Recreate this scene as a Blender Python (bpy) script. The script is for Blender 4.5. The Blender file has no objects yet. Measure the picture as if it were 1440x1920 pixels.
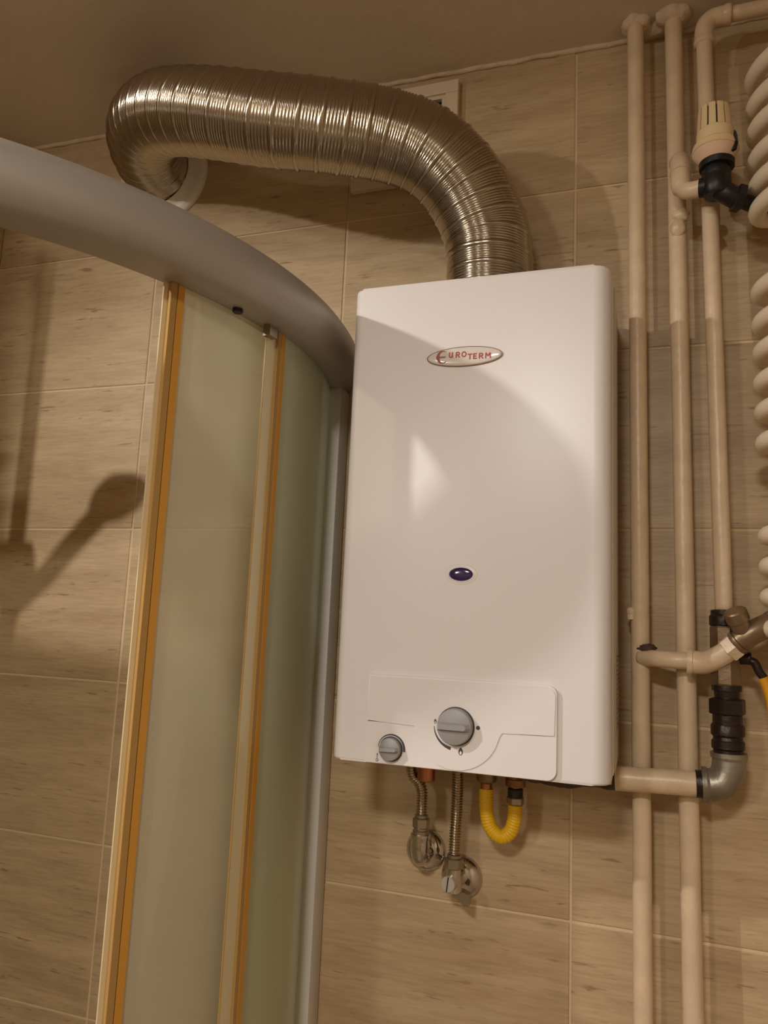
import bpy, bmesh, math, random
from math import sin, cos, pi, radians
from mathutils import Vector, Matrix, noise

sc = bpy.context.scene
COL = sc.collection
random.seed(7)

# ------------------------------------------------------------------ camera
cam_d = bpy.data.cameras.new('camera')
cam = bpy.data.objects.new('camera', cam_d)
COL.objects.link(cam)
cam_d.sensor_fit = 'VERTICAL'
cam_d.sensor_height = 36.0
cam_d.sensor_width = 27.0
cam_d.lens = 1421.436 / 1920 * 36.0
cam_d.clip_start = 0.02
cam.matrix_world = Matrix((
    (0.9470072, 0.00639971, 0.32114856, 0.0878),
    (0.31824951, -0.15417548, -0.93538611, -1.0509),
    (0.04352704, 0.98802275, -0.148042, 1.6298),
    (0, 0, 0, 1)))
sc.camera = cam

# ------------------------------------------------------------------ world, lights, exposure
w = bpy.data.worlds.new('world')
sc.world = w
w.use_nodes = True
w.node_tree.nodes['Background'].inputs[0].default_value = (0.9, 0.75, 0.6, 1)
w.node_tree.nodes['Background'].inputs[1].default_value = 0.02


def spot_disc(name, loc, rad, power, target=None, colour=(1.0, 0.82, 0.62), spread=180):
    l = bpy.data.lights.new(name, 'AREA')
    l.shape = 'DISK'
    l.size = rad * 2
    l.energy = power
    l.color = colour
    l.spread = radians(spread)
    o = bpy.data.objects.new(name, l)
    COL.objects.link(o)
    o.location = loc
    d = (Vector(target) - Vector(loc)) if target else Vector((0, 0, -1))
    o.rotation_euler = d.to_track_quat('-Z', 'Y').to_euler()
    return o


# a small spot near the shower, a flush ceiling panel, and a wall lamp high on the wall behind the camera
WARM = (1.0, 0.95, 0.88)
sl_ = bpy.data.lights.new('shower_spot', 'SPOT')
sl_.energy = 31.0
sl_.color = WARM
sl_.shadow_soft_size = 0.018
sl_.spot_size = radians(104)
sl_.spot_blend = 1.0
so = bpy.data.objects.new('shower_spot', sl_)
COL.objects.link(so)
so.location = (-1.112, -1.18, 2.34)
so.rotation_euler = (Vector((-0.15, 0.0, 1.05)) - so.location).to_track_quat('-Z', 'Y').to_euler()
spot_disc('ceiling_panel', (-0.10, -2.05, 2.46), 0.13, 22.0, colour=WARM)
dl = bpy.data.lights.new('wall_lamp', 'AREA')
dl.shape = 'RECTANGLE'
dl.size, dl.size_y = 0.22, 0.26
dl.energy = 9.0
dl.color = WARM
do = bpy.data.objects.new('wall_lamp', dl)
COL.objects.link(do)
do.location = (-1.20, -3.27, 2.34)
do.rotation_euler = (Vector((-0.2, -0.19, 1.75)) - do.location).to_track_quat('-Z', 'Y').to_euler()

sc.view_settings.view_transform = 'Standard'
sc.view_settings.look = 'None'
sc.view_settings.gamma = 1.0
sc.view_settings.use_curve_mapping = False
sc.view_settings.exposure = 0.36
sc.cycles.max_bounces = 10
sc.cycles.diffuse_bounces = 5
sc.cycles.sample_clamp_indirect = 4.0


# ------------------------------------------------------------------ materials
def srgb(r, g, b):
    f = lambda c: (c / 255 / 12.92) if c / 255 <= 0.04045 else ((c / 255 + 0.055) / 1.055) ** 2.4
    return (f(r), f(g), f(b), 1)


def mat(name, col, rough=0.5, metal=0.0, bump=0.0, bscale=60.0, spec=0.5, coat=0.0, var=0.0, vscale=8.0):
    m = bpy.data.materials.new(name)
    m.use_nodes = True
    nt = m.node_tree
    b = nt.nodes['Principled BSDF']
    b.inputs['Base Color'].default_value = col
    b.inputs['Roughness'].default_value = rough
    b.inputs['Metallic'].default_value = metal
    b.inputs['Specular IOR Level'].default_value = spec
    b.inputs['Coat Weight'].default_value = coat
    b.inputs['Coat Roughness'].default_value = 0.12
    tc = nt.nodes.new('ShaderNodeTexCoord')
    if var > 0:
        n = nt.nodes.new('ShaderNodeTexNoise')
        n.inputs['Scale'].default_value = vscale
        n.inputs['Detail'].default_value = 6
        nt.links.new(tc.outputs['Object'], n.inputs['Vector'])
        r = nt.nodes.new('ShaderNodeValToRGB')
        r.color_ramp.elements[0].position = 0.3
        r.color_ramp.elements[1].position = 0.7
        r.color_ramp.elements[0].color = tuple(c * (1 - var) for c in col[:3]) + (1,)
        r.color_ramp.elements[1].color = tuple(min(1, c * (1 + var * 0.5)) for c in col[:3]) + (1,)
        nt.links.new(n.outputs['Fac'], r.inputs['Fac'])
        nt.links.new(r.outputs['Color'], b.inputs['Base Color'])
    if bump > 0:
        n2 = nt.nodes.new('ShaderNodeTexNoise')
        n2.inputs['Scale'].default_value = bscale
        n2.inputs['Detail'].default_value = 4
        nt.links.new(tc.outputs['Object'], n2.inputs['Vector'])
        bp = nt.nodes.new('ShaderNodeBump')
        bp.inputs['Strength'].default_value = bump
        bp.inputs['Distance'].default_value = 0.004
        nt.links.new(n2.outputs['Fac'], bp.inputs['Height'])
        nt.links.new(bp.outputs['Normal'], b.inputs['Normal'])
    return m


def tile_material():
    m = bpy.data.materials.new('beige_streaked_tile')
    m.use_nodes = True
    nt = m.node_tree
    N, L = nt.nodes, nt.links
    b = N['Principled BSDF']
    b.inputs['Roughness'].default_value = 0.42
    b.inputs['Specular IOR Level'].default_value = 0.4
    tc = N.new('ShaderNodeTexCoord')
    oi = N.new('ShaderNodeObjectInfo')
    mul = N.new('ShaderNodeMath'); mul.operation = 'MULTIPLY'; mul.inputs[1].default_value = 37.0
    L.new(oi.outputs['Random'], mul.inputs[0])
    add = N.new('ShaderNodeVectorMath'); add.operation = 'ADD'
    L.new(tc.outputs['Object'], add.inputs[0])
    L.new(mul.outputs[0], add.inputs[1])

    def streak(sx, sz, detail, rough, dist=0.0):
        mp = N.new('ShaderNodeMapping')
        mp.inputs['Scale'].default_value = (sx, sx, sz)
        L.new(add.outputs[0], mp.inputs['Vector'])
        n = N.new('ShaderNodeTexNoise')
        n.inputs['Scale'].default_value = 1.0
        n.inputs['Detail'].default_value = detail
        n.inputs['Roughness'].default_value = rough
        n.inputs['Distortion'].default_value = dist
        L.new(mp.outputs[0], n.inputs['Vector'])
        return n
    broad = streak(3.5, 22, 4, 0.55, 0.3)
    fine = streak(22, 260, 5, 0.65, 0.2)
    dash = streak(26, 230, 2, 0.5, 0.4)
    patch = streak(7, 45, 3, 0.5)
    r1 = N.new('ShaderNodeValToRGB')
    r1.color_ramp.elements[0].position = 0.3; r1.color_ramp.elements[0].color = srgb(178, 152, 117)
    r1.color_ramp.elements[1].position = 0.7; r1.color_ramp.elements[1].color = srgb(202, 178, 141)
    L.new(broad.outputs['Fac'], r1.inputs['Fac'])
    r2 = N.new('ShaderNodeValToRGB')
    r2.color_ramp.elements[0].position = 0.3; r2.color_ramp.elements[0].color = (0.70, 0.67, 0.62, 1)
    r2.color_ramp.elements[1].position = 0.6; r2.color_ramp.elements[1].color = (1, 1, 1, 1)
    L.new(fine.outputs['Fac'], r2.inputs['Fac'])
    mx = N.new('ShaderNodeMix'); mx.data_type = 'RGBA'; mx.blend_type = 'MULTIPLY'
    mx.inputs['Factor'].default_value = 0.58
    L.new(r1.outputs['Color'], mx.inputs['A']); L.new(r2.outputs['Color'], mx.inputs['B'])
    r3 = N.new('ShaderNodeValToRGB')
    r3.color_ramp.elements[0].position = 0.62; r3.color_ramp.elements[0].color = (0, 0, 0, 1)
    r3.color_ramp.elements[1].position = 0.70; r3.color_ramp.elements[1].color = (1, 1, 1, 1)
    L.new(dash.outputs['Fac'], r3.inputs['Fac'])
    r4 = N.new('ShaderNodeValToRGB')
    r4.color_ramp.elements[0].position = 0.45; r4.color_ramp.elements[0].color = (0, 0, 0, 1)
    r4.color_ramp.elements[1].position = 0.62; r4.color_ramp.elements[1].color = (1, 1, 1, 1)
    L.new(patch.outputs['Fac'], r4.inputs['Fac'])
    mm = N.new('ShaderNodeMath'); mm.operation = 'MULTIPLY'
    L.new(r3.outputs['Color'], mm.inputs[0]); L.new(r4.outputs['Color'], mm.inputs[1])
    mk = N.new('ShaderNodeMath'); mk.operation = 'MULTIPLY'; mk.inputs[1].default_value = 0.85
    L.new(mm.outputs[0], mk.inputs[0])
    mx2 = N.new('ShaderNodeMix'); mx2.data_type = 'RGBA'; mx2.blend_type = 'MIX'
    L.new(mk.outputs[0], mx2.inputs['Factor'])
    L.new(mx.outputs['Result'], mx2.inputs['A'])
    mx2.inputs['B'].default_value = srgb(142, 112, 82)
    L.new(mx2.outputs['Result'], b.inputs['Base Color'])
    bp = N.new('ShaderNodeBump'); bp.inputs['Strength'].default_value = 0.25; bp.inputs['Distance'].default_value = 0.001
    L.new(fine.outputs['Fac'], bp.inputs['Height'])
    L.new(bp.outputs['Normal'], b.inputs['Normal'])
    return m


def frosted_material(name, col_t, col_d, fac=0.55, clear=0.5):
    m = bpy.data.materials.new(name)
    m.use_nodes = True
    nt = m.node_tree
    N, L = nt.nodes, nt.links
    for n in list(N):
        if n.type != 'OUTPUT_MATERIAL':
            N.remove(n)
    out = [n for n in N if n.type == 'OUTPUT_MATERIAL'][0]
    tr = N.new('ShaderNodeBsdfTranslucent'); tr.inputs['Color'].default_value = col_t
    df = N.new('ShaderNodeBsdfDiffuse'); df.inputs['Color'].default_value = col_d
    m1 = N.new('ShaderNodeMixShader'); m1.inputs[0].default_value = fac
    L.new(tr.outputs[0], m1.inputs[1]); L.new(df.outputs[0], m1.inputs[2])
    gl = N.new('ShaderNodeBsdfGlossy'); gl.inputs['Roughness'].default_value = 0.35
    fr = N.new('ShaderNodeFresnel'); fr.inputs['IOR'].default_value = 1.45
    m2 = N.new('ShaderNodeMixShader')
    L.new(fr.outputs[0], m2.inputs[0])
    L.new(m1.outputs[0], m2.inputs[1]); L.new(gl.outputs[0], m2.inputs[2])
    tp = N.new('ShaderNodeBsdfTransparent'); tp.inputs['Color'].default_value = col_t
    m3 = N.new('ShaderNodeMixShader'); m3.inputs[0].default_value = clear
    L.new(m2.outputs[0], m3.inputs[1]); L.new(tp.outputs[0], m3.inputs[2])
    L.new(m3.outputs[0], out.inputs['Surface'])
    return m


M = dict(
    tile=tile_material(),
    grout=mat('grout', srgb(212, 188, 152), 0.9, bump=0.3, bscale=300),
    ceiling=mat('ceiling_paint', srgb(216, 200, 180), 0.9, bump=0.35, bscale=25, var=0.08, vscale=3),
    plaster=mat('rough_plaster', srgb(206, 184, 156), 0.9, bump=0.8, bscale=90, var=0.15, vscale=40),
    floor=mat('floor_tile', srgb(150, 130, 104), 0.5, var=0.1),
    wallplain=mat('beige_wall', srgb(202, 184, 156), 0.6, var=0.08, vscale=5),
    white=mat('white_enamel', srgb(232, 226, 224), 0.34, spec=0.5, bump=0.02, bscale=500),
    chassis=mat('white_chassis', srgb(205, 196, 186), 0.45),
    label=mat('label_grey', srgb(188, 178, 166), 0.6),
    ink=mat('dark_ink', srgb(70, 64, 62), 0.6),
    ink_soft=mat('faint_ink', srgb(120, 105, 95), 0.7),
    inkwhite=mat('white_ink', srgb(228, 222, 220), 0.5),
    knob=mat('grey_knob_plastic', srgb(150, 148, 146), 0.42),
    knobrim=mat('dark_knob_rim', srgb(58, 52, 50), 0.5),
    badge=mat('badge_white', srgb(226, 218, 210), 0.15, coat=0.6),
    badgerim=mat('badge_rim', srgb(110, 84, 66), 0.25, 0.7),
    red=mat('badge_red', srgb(168, 38, 30), 0.4),
    redgrey=mat('badge_bar', srgb(120, 84, 74), 0.4),
    lens=mat('black_lens_violet_sheen', srgb(40, 22, 84), 0.06, coat=1.0),  # dark lens; its violet reflection is put into the base colour
    duct=mat('aluminium_duct', srgb(178, 167, 150), 0.2, 1.0),
    rosette=mat('white_plastic', srgb(226, 218, 206), 0.4),
    vent=mat('cream_vent_plastic', srgb(214, 196, 168), 0.5),
    black=mat('black_void', srgb(12, 9, 7), 0.8),
    pipe=mat('cream_pipe_paint', srgb(214, 190, 158), 0.36, bump=0.35, bscale=45, var=0.1, vscale=30),
    rad=mat('cream_radiator_enamel', srgb(226, 208, 182), 0.32),
    head=mat('cream_valve_plastic', srgb(222, 196, 150), 0.4),
    headpink=mat('pinkish_valve_plastic', srgb(222, 188, 160), 0.4),
    blackmetal=mat('black_painted_metal', srgb(26, 22, 22), 0.42, 0.2, bump=0.2, bscale=80),
    darkmetal=mat('dark_tarred_metal', srgb(44, 33, 27), 0.4, 0.35, bump=0.4, bscale=90, var=0.3, vscale=40),
    galv=mat('galvanised_metal', srgb(150, 142, 128), 0.42, 0.75, bump=0.3, bscale=60, var=0.3, vscale=30),
    dullbrass=mat('dull_nickel', srgb(140, 118, 92), 0.38, 0.75, bump=0.15, bscale=60, var=0.2, vscale=40),
    hexm=mat('aged_valve_metal', srgb(132, 108, 82), 0.4, 0.6, bump=0.3, bscale=60, var=0.3, vscale=30),
    chrome=mat('chrome', srgb(200, 194, 188), 0.1, 1.0),
    steel=mat('stainless_hose', srgb(190, 176, 154), 0.22, 1.0),
    screwface=mat('satin_screw_face', srgb(196, 188, 176), 0.42, 0.35),
    nut=mat('nickel_nut', srgb(160, 148, 130), 0.3, 0.9),
    copper=mat('copper', srgb(176, 116, 84), 0.3, 0.9, var=0.15, vscale=30),
    brass=mat('brass_block', srgb(140, 100, 72), 0.4, 0.7, var=0.2, vscale=40),
    yellow=mat('yellow_hose_plastic', srgb(226, 178, 22), 0.42),
    lever=mat('yellow_lever', srgb(206, 140, 20), 0.45),
    sealant=mat('dark_hemp_sealant', srgb(78, 64, 50), 0.9, bump=1.0, bscale=120, var=0.4, vscale=60),
    rail=mat('satin_aluminium', srgb(178, 172, 166), 0.42, 0.3, var=0.06, vscale=6),
    profile=mat('grey_aluminium_profile', srgb(206, 202, 194), 0.5, 0.05, var=0.06, vscale=6),
    glass_door=frosted_material('frosted_glass_beige', srgb(240, 238, 222), srgb(240, 234, 216), 0.6, 0.4),
    glass_fix=frosted_material('frosted_glass_green', srgb(236, 242, 222), srgb(236, 242, 220), 0.6, 0.1),
    seal_lip=mat('clear_seal_lip', srgb(226, 206, 164), 0.2, coat=0.5),
    seal_clear=mat('clear_seal_flange', srgb(222, 212, 176), 0.25, coat=0.4),
    seal_brown=mat('aged_seal_brown', srgb(176, 138, 78), 0.3, coat=0.4),
    seal_amber=mat('aged_seal_amber', srgb(208, 150, 56), 0.3, coat=0.4),
    seal_dark=mat('seal_groove', srgb(120, 80, 28), 0.6),
    traywhite=mat('acrylic_tray', srgb(225, 220, 212), 0.3),
)


# ------------------------------------------------------------------ mesh helpers
def link(name, me, m, parent=None, loc=None):
    o = bpy.data.objects.new(name, me)
    COL.objects.link(o)
    if m is not None and not me.materials:
        me.materials.append(m)
    if parent is not None:
        o.parent = parent
        if loc is None:
            o.matrix_parent_inverse = Matrix.Translation(parent['base']).inverted() if 'base' in parent else Matrix()
    if loc is not None:
        o.location = loc
    return o


def fin(name, bm, m, parent=None, smooth=None, loc=None):
    bmesh.ops.recalc_face_normals(bm, faces=bm.faces)
    me = bpy.data.meshes.new(name)
    bm.to_mesh(me)
    bm.free()
    if smooth is not None:
        me.polygons.foreach_set('use_smooth', [True] * len(me.polygons))
        if smooth < 179:
            me.set_sharp_from_angle(angle=radians(smooth))
    return link(name, me, m, parent, loc)


def thing(name, label, cat, loc=(0, 0, 0), group=None):
    o = bpy.data.objects.new(name, None)
    COL.objects.link(o)
    o.location = loc
    o.empty_display_size = 0.05
    o['base'] = list(loc)
    tag(o, label, cat, group)
    return o


def tag(o, label, cat, group=None, kind=None):
    o['label'] = label
    o['category'] = cat
    if group:
        o['group'] = group
    if kind:
        o['kind'] = kind
    return o


def add_box(bm, x0, x1, y0, y1, z0, z1, bev=0.0, seg=2):
    r = bmesh.ops.create_cube(bm, size=1.0)
    vs = r['verts']
    for v in vs:
        v.co = Vector((x0 if v.co.x < 0 else x1, y0 if v.co.y < 0 else y1, z0 if v.co.z < 0 else z1))
    if bev > 0:
        es = list({e for v in vs for e in v.link_edges})
        bmesh.ops.bevel(bm, geom=es, offset=bev, segments=seg, affect='EDGES', profile=0.5)
    return bm


def box(x0, x1, y0, y1, z0, z1, bev=0.0, seg=2):
    return add_box(bmesh.new(), x0, x1, y0, y1, z0, z1, bev, seg)


def spline(pts, n):
    """Catmull-Rom through pts, resampled to n points of equal arc length."""
    P = [Vector(p) for p in pts]
    P = [P[0] * 2 - P[1]] + P + [P[-1] * 2 - P[-2]]
    dense = []
    for i in range(1, len(P) - 2):
        for k in range(40):
            t = k / 40
            a, b, c, d = P[i - 1], P[i], P[i + 1], P[i + 2]
            dense.append(0.5 * ((2 * b) + (c - a) * t + (2 * a - 5 * b + 4 * c - d) * t * t + (3 * b - a - 3 * c + d) * t ** 3))
    dense.append(P[-2])
    cum = [0.0]
    for i in range(1, len(dense)):
        cum.append(cum[-1] + (dense[i] - dense[i - 1]).length)
    out, j = [], 0
    for k in range(n):
        s = cum[-1] * k / (n - 1)
        while j < len(cum) - 2 and cum[j + 1] < s:
            j += 1
        f = (s - cum[j]) / max(1e-9, cum[j + 1] - cum[j])
        out.append(dense[j].lerp(dense[j + 1], f))
    return out, cum[-1]


def add_tube(bm, path, rad, seg=16, cap=True):
    """rad: number or function(i, s, theta)."""
    path = [Vector(p) for p in path]
    n = len(path)
    T = []
    for i in range(n):
        T.append((path[min(n - 1, i + 1)] - path[max(0, i - 1)]).normalized())
    ref = Vector((0, 0, 1)) if abs(T[0].z) < 0.9 else Vector((0, 1, 0))
    u = (ref - T[0] * ref.dot(T[0])).normalized()
    rings, s = [], 0.0
    for i in range(n):
        if i:
            s += (path[i] - path[i - 1]).length
            u = (u - T[i] * u.dot(T[i])).normalized()
        v = T[i].cross(u)
        ring = []
        for k in range(seg):
            th = 2 * pi * k / seg
            r = rad(i, s, th) if callable(rad) else rad
            ring.append(bm.verts.new(path[i] + (u * cos(th) + v * sin(th)) * r))
        rings.append(ring)
    for i in range(n - 1):
        for k in range(seg):
            bm.faces.new((rings[i][k], rings[i][(k + 1) % seg], rings[i + 1][(k + 1) % seg], rings[i + 1][k]))
    if cap:
        bm.faces.new(rings[0][::-1])
        bm.faces.new(rings[-1])
    return bm


def tube(path, rad, seg=16, cap=True):
    return add_tube(bmesh.new(), path, rad, seg, cap)


def add_lathe(bm, prof, origin, axis=(0, 0, 1), seg=32, phase=0.0):
    """prof: list of (radius, height along axis)."""
    A = Vector(axis).normalized()
    ref = Vector((1, 0, 0)) if abs(A.x) < 0.9 else Vector((0, 1, 0))
    u = (ref - A * ref.dot(A)).normalized()
    v = A.cross(u)
    O = Vector(origin)
    rings = []
    for r, h in prof:
        if r < 1e-6:
            rings.append([bm.verts.new(O + A * h)])
        else:
            rings.append([bm.verts.new(O + A * h + (u * cos(phase + 2 * pi * k / seg) + v * sin(phase + 2 * pi * k / seg)) * r) for k in range(seg)])
    for a, b in zip(rings[:-1], rings[1:]):
        for k in range(seg):
            k2 = (k + 1) % seg
            if len(a) == 1 and len(b) == 1:
                continue
            if len(a) == 1:
                bm.faces.new((a[0], b[k2], b[k]))
            elif len(b) == 1:
                bm.faces.new((a[k], a[k2], b[0]))
            else:
                bm.faces.new((a[k], a[k2], b[k2], b[k]))
    if len(rings[0]) > 1:
        bm.faces.new(rings[0][::-1])
    if len(rings[-1]) > 1:
        bm.faces.new(rings[-1])
    return bm


def lathe(prof, origin, axis=(0, 0, 1), seg=32, phase=0.0):
    return add_lathe(bmesh.new(), prof, origin, axis, seg, phase)


def ring(prof, origin, axis=(0, 0, 1), seg=32):
    bm = add_lathe(bmesh.new(), prof + [prof[0]], origin, axis, seg)
    for f in [f for f in bm.faces if len(f.verts) > 4]:
        bm.faces.remove(f)
    bmesh.ops.remove_doubles(bm, verts=bm.verts, dist=1e-6)
    return bm


def cyl_prof(r, h0, h1, b=0.001):
    return [(r - b, h0), (r, h0 + b), (r, h1 - b), (r - b, h1)]


def hexnut(r, h0, h1, origin, axis=(0, 0, 1), phase=0.0):
    bm = lathe([(r * 0.9, h0), (r, h0 + 0.0012), (r, h1 - 0.0012), (r * 0.9, h1)], origin, axis, 6, phase)
    return bm


def add_prism(bm, outline, y_front, y_back):
    """outline: list of (x, z), counter-clockwise seen from -Y; extruded along Y."""
    f = [bm.verts.new((x, y_front, z)) for x, z in outline]
    b = [bm.verts.new((x, y_back, z)) for x, z in outline]
    n = len(f)
    bm.faces.new(f)
    bm.faces.new(b[::-1])
    for i in range(n):
        bm.faces.new((f[i], b[i], b[(i + 1) % n], f[(i + 1) % n]))
    return bm


def arc_panel(bm, c, r0, r1, a0, a1, z0, z1, n=24):
    """upright curved slab between radii r0<r1 and angles a0<a1 (degrees)."""
    cols = []
    for i in range(n + 1):
        a = radians(a0 + (a1 - a0) * i / n)
        cols.append([bm.verts.new((c[0] + r * cos(a), c[1] + r * sin(a), z)) for r, z in ((r0, z0), (r1, z0), (r1, z1), (r0, z1))])
    for p, q in zip(cols[:-1], cols[1:]):
        for k in range(4):
            k2 = (k + 1) % 4
            bm.faces.new((p[k], p[k2], q[k2], q[k]))
    bm.faces.new(cols[0][::-1])
    bm.faces.new(cols[-1])
    return bm


def rounded_rect(x0, x1, z0, z1, r, n=6, corners=(1, 1, 1, 1)):
    """bottom-left, bottom-right, top-right, top-left."""
    pts = []
    for (cx, cz, a0, on) in ((x0, z0, 180, corners[0]), (x1, z0, 270, corners[1]), (x1, z1, 0, corners[2]), (x0, z1, 90, corners[3])):
        rr = r if on else 0.0008
        ox = cx + (rr if cx == x0 else -rr)
        oz = cz + (rr if cz == z0 else -rr)
        for k in range(n + 1):
            a = radians(a0 + 90 * k / n)
            pts.append((ox + rr * cos(a), oz + rr * sin(a)))
    return pts


def bevel_edges(bm, off, seg=2, ang=50):
    es = [e for e in bm.edges if len(e.link_faces) == 2 and e.calc_face_angle(0) > radians(ang)]
    bmesh.ops.bevel(bm, geom=es, offset=off, segments=seg, affect='EDGES', profile=0.5)
    return bm


# ------------------------------------------------------------------ room shell
W, H = 0.357, 0.25
ZA = 2.27                      # joint under the top row of tiles
XL, XR, YF = -1.071, 1.071, -3.3
XLL, YJ = -2.2, -0.80         # the room widens to the left beyond the shower corner


def ceil_z(x):
    return 2.497 - 0.0165 * x


def structure(name, bm, m, label, cat):
    o = fin(name, bm, m)
    return tag(o, label, cat, kind='structure')


def tile_mesh(w, h, axis):
    bm = bmesh.new()
    g = 0.0016
    if axis == 'x':
        add_box(bm, g, w - g, -0.0, 0.006, g, h - g)
    else:
        add_box(bm, -0.006, 0.0, -w + g, -g, g, h - g)
    es = [e for e in bm.edges if (all(abs(v.co.y) < 1e-6 for v in e.verts) if axis == 'x' else all(abs(v.co.x) < 1e-6 for v in e.verts))]
    bmesh.ops.bevel(bm, geom=es, offset=0.0012, segments=1, affect='EDGES')
    bmesh.ops.recalc_face_normals(bm, faces=bm.faces)
    me = bpy.data.meshes.new('tile')
    bm.to_mesh(me)
    bm.free()
    me.materials.append(M['tile'])
    return me


def top_tile_mesh(w, x0, axis):
    """top-row tile, cut along the slightly sloping ceiling"""
    bm = bmesh.new()
    g = 0.0016
    za, zb = ceil_z(x0) - ZA - 0.002, (ceil_z(x0 + w) if axis == 'x' else ceil_z(x0)) - ZA - 0.002
    if axis == 'x':
        add_prism(bm, [(g, g), (w - g, g), (w - g, zb), (g, za)], 0.0, 0.006)
    else:
        add_box(bm, -0.006, 0.0, -w + g, -g, g, za)
    bmesh.ops.recalc_face_normals(bm, faces=bm.faces)
    me = bpy.data.meshes.new('tile')
    bm.to_mesh(me)
    bm.free()
    me.materials.append(M['tile'])
    return me


bm = box(XL - 0.12, XR + 0.12, 0.0013, 0.12, -0.1, 2.6)
wall_back = structure('wall_back', bm, M['grout'], 'beige tiled bathroom wall behind the white water heater', 'wall')
tm = tile_mesh(W, H, 'x')
for i in range(-3, 3):
    for j in range(-1, 10):
        if j == -1:
            me, z = top_tile_mesh(W, i * W, 'x'), ZA
        elif j < 9:
            me, z = tm, ZA - (j + 1) * H
        else:
            continue
        o = link('tile', me, None, wall_back, loc=(i * W + random.uniform(-.0004, .0004), random.uniform(-.0005, .0005), z))

bm = box(XLL - 0.12, XL - 0.0013, YJ, 0.0, -0.1, 2.6)
wall_left = structure('wall_left', bm, M['grout'], 'beige tiled side wall at the far end of the shower corner', 'wall')
tml = tile_mesh(W, H, 'y')
WC = -YJ - 2 * W               # cut tile at the end of the short wall
tmc = tile_mesh(WC, H, 'y')
for i in range(0, 3):
    for j in range(-1, 9):
        if j < 0:
            me = top_tile_mesh(W if i < 2 else WC, XL, 'y')
        else:
            me = tml if i < 2 else tmc
        o = link('tile', me, None, wall_left, loc=(XL + random.uniform(-.0005, .0005), -i * W, ZA if j < 0 else ZA - (j + 1) * H))

structure('wall_far', box(XLL - 0.12, XLL, YF, YJ, -0.1, 2.6), M['wallplain'], 'plain beige wall beyond the shower corner', 'wall')
structure('wall_right', box(XR, XR + 0.12, YF, 0.0, -0.1, 2.6), M['wallplain'], 'plain beige wall at the radiator end of the room', 'wall')
structure('wall_front', box(XLL - 0.12, XR + 0.12, YF - 0.12, YF, -0.1, 2.6), M['wallplain'], 'plain beige wall behind the camera', 'wall')
structure('floor', box(XLL - 0.12, XR + 0.12, YF, 0.0, -0.1, 0.0), M['floor'], 'brown tiled bathroom floor', 'floor')

bm = bmesh.new()
nx, ny = 44, 40
gv = []
for a in range(nx + 1):
    x = XLL + (XR - XLL) * a / nx
    gv.append([bm.verts.new((x, YF * b / ny, ceil_z(x) + (0.0035 * noise.noise(Vector((x * 2.2, YF * b / ny * 2.2, 0))) if 0 < b < ny else 0.0))) for b in range(ny + 1)])
for a in range(nx):
    for b in range(ny):
        bm.faces.new((gv[a][b], gv[a][b + 1], gv[a + 1][b + 1], gv[a + 1][b]))
top = box(XLL - 0.12, XR + 0.12, YF - 0.12, 0.12, 2.56, 2.65)
tmp = bpy.data.meshes.new('tmp'); top.to_mesh(tmp); top.free(); bm.from_mesh(tmp); bpy.data.meshes.remove(tmp)
ceiling = fin('ceiling', bm, M['ceiling'], smooth=40)
tag(ceiling, 'uneven off-white painted ceiling above the heater and pipes', 'ceiling', kind='structure')

# caulk bead where the tiles meet the ceiling
pts = []
for k in range(181):
    x = XL + (XR - XL) * k / 180
    pts.append((x, -0.0015 + 0.0015 * noise.noise(Vector((x * 30, 0, 5))), ceil_z(x) - 0.0015 + 0.002 * noise.noise(Vector((x * 25, 3, 0)))))
bm = tube(pts, lambda i, s, t: 0.0045 + 0.002 * noise.noise(Vector((s * 40, t, 0))), 8)
tr = fin('trim_1', bm, M['plaster'], smooth=180)
tag(tr, 'ragged plaster bead along the joint of tiles and ceiling', 'trim', kind='structure')


def plaster_collar(x, y, r, seed, spread):
    bm = bmesh.new()
    zc = ceil_z(x)
    bmesh.ops.create_uvsphere(bm, u_segments=28, v_segments=16, radius=1.0)
    for v in bm.verts:
        n = v.co.normalized()
        k = 1 + 0.22 * noise.noise(n * 1.4 + Vector((seed, 0, 0))) + 0.09 * noise.noise(n * 4 + Vector((0, seed, 0)))
        v.co = Vector((x + n.x * r * spread * k, y + n.y * r * 0.95 * k, zc - 0.002 + n.z * r * 0.75 * k))
    return fin('plaster_collar', bm, M['plaster'], ceiling, smooth=180)


plaster_collar(0.0845, -0.032, 0.019, 1.3, 1.05)
plaster_collar(0.135, -0.034, 0.021, 4.1, 1.1)
plaster_collar(0.108, -0.016, 0.013, 7.7, 2.1)

# ------------------------------------------------------------------ shower enclosure
SC = (-0.885, -0.2)
A0, A1 = -109.0, 20.3
enc = thing('shower_enclosure', 'curved shower enclosure with satin metal top rail and frosted panels in the tiled corner', 'shower enclosure', (SC[0], SC[1], 0.0))


def arc_sweep(prof, a0, a1, n=96):
    """prof: list of (radius, z) closed polygon."""
    bm = bmesh.new()
    rings = []
    for i in range(n + 1):
        a = radians(a0 + (a1 - a0) * i / n)
        rings.append([bm.verts.new((SC[0] + r * cos(a), SC[1] + r * sin(a), z)) for r, z in prof])
    m = len(prof)
    for p, q in zip(rings[:-1], rings[1:]):
        for k in range(m):
            bm.faces.new((p[k], p[(k + 1) % m], q[(k + 1) % m], q[k]))
    bm.faces.new(rings[0][::-1])
    bm.faces.new(rings[-1])
    return bm


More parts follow.
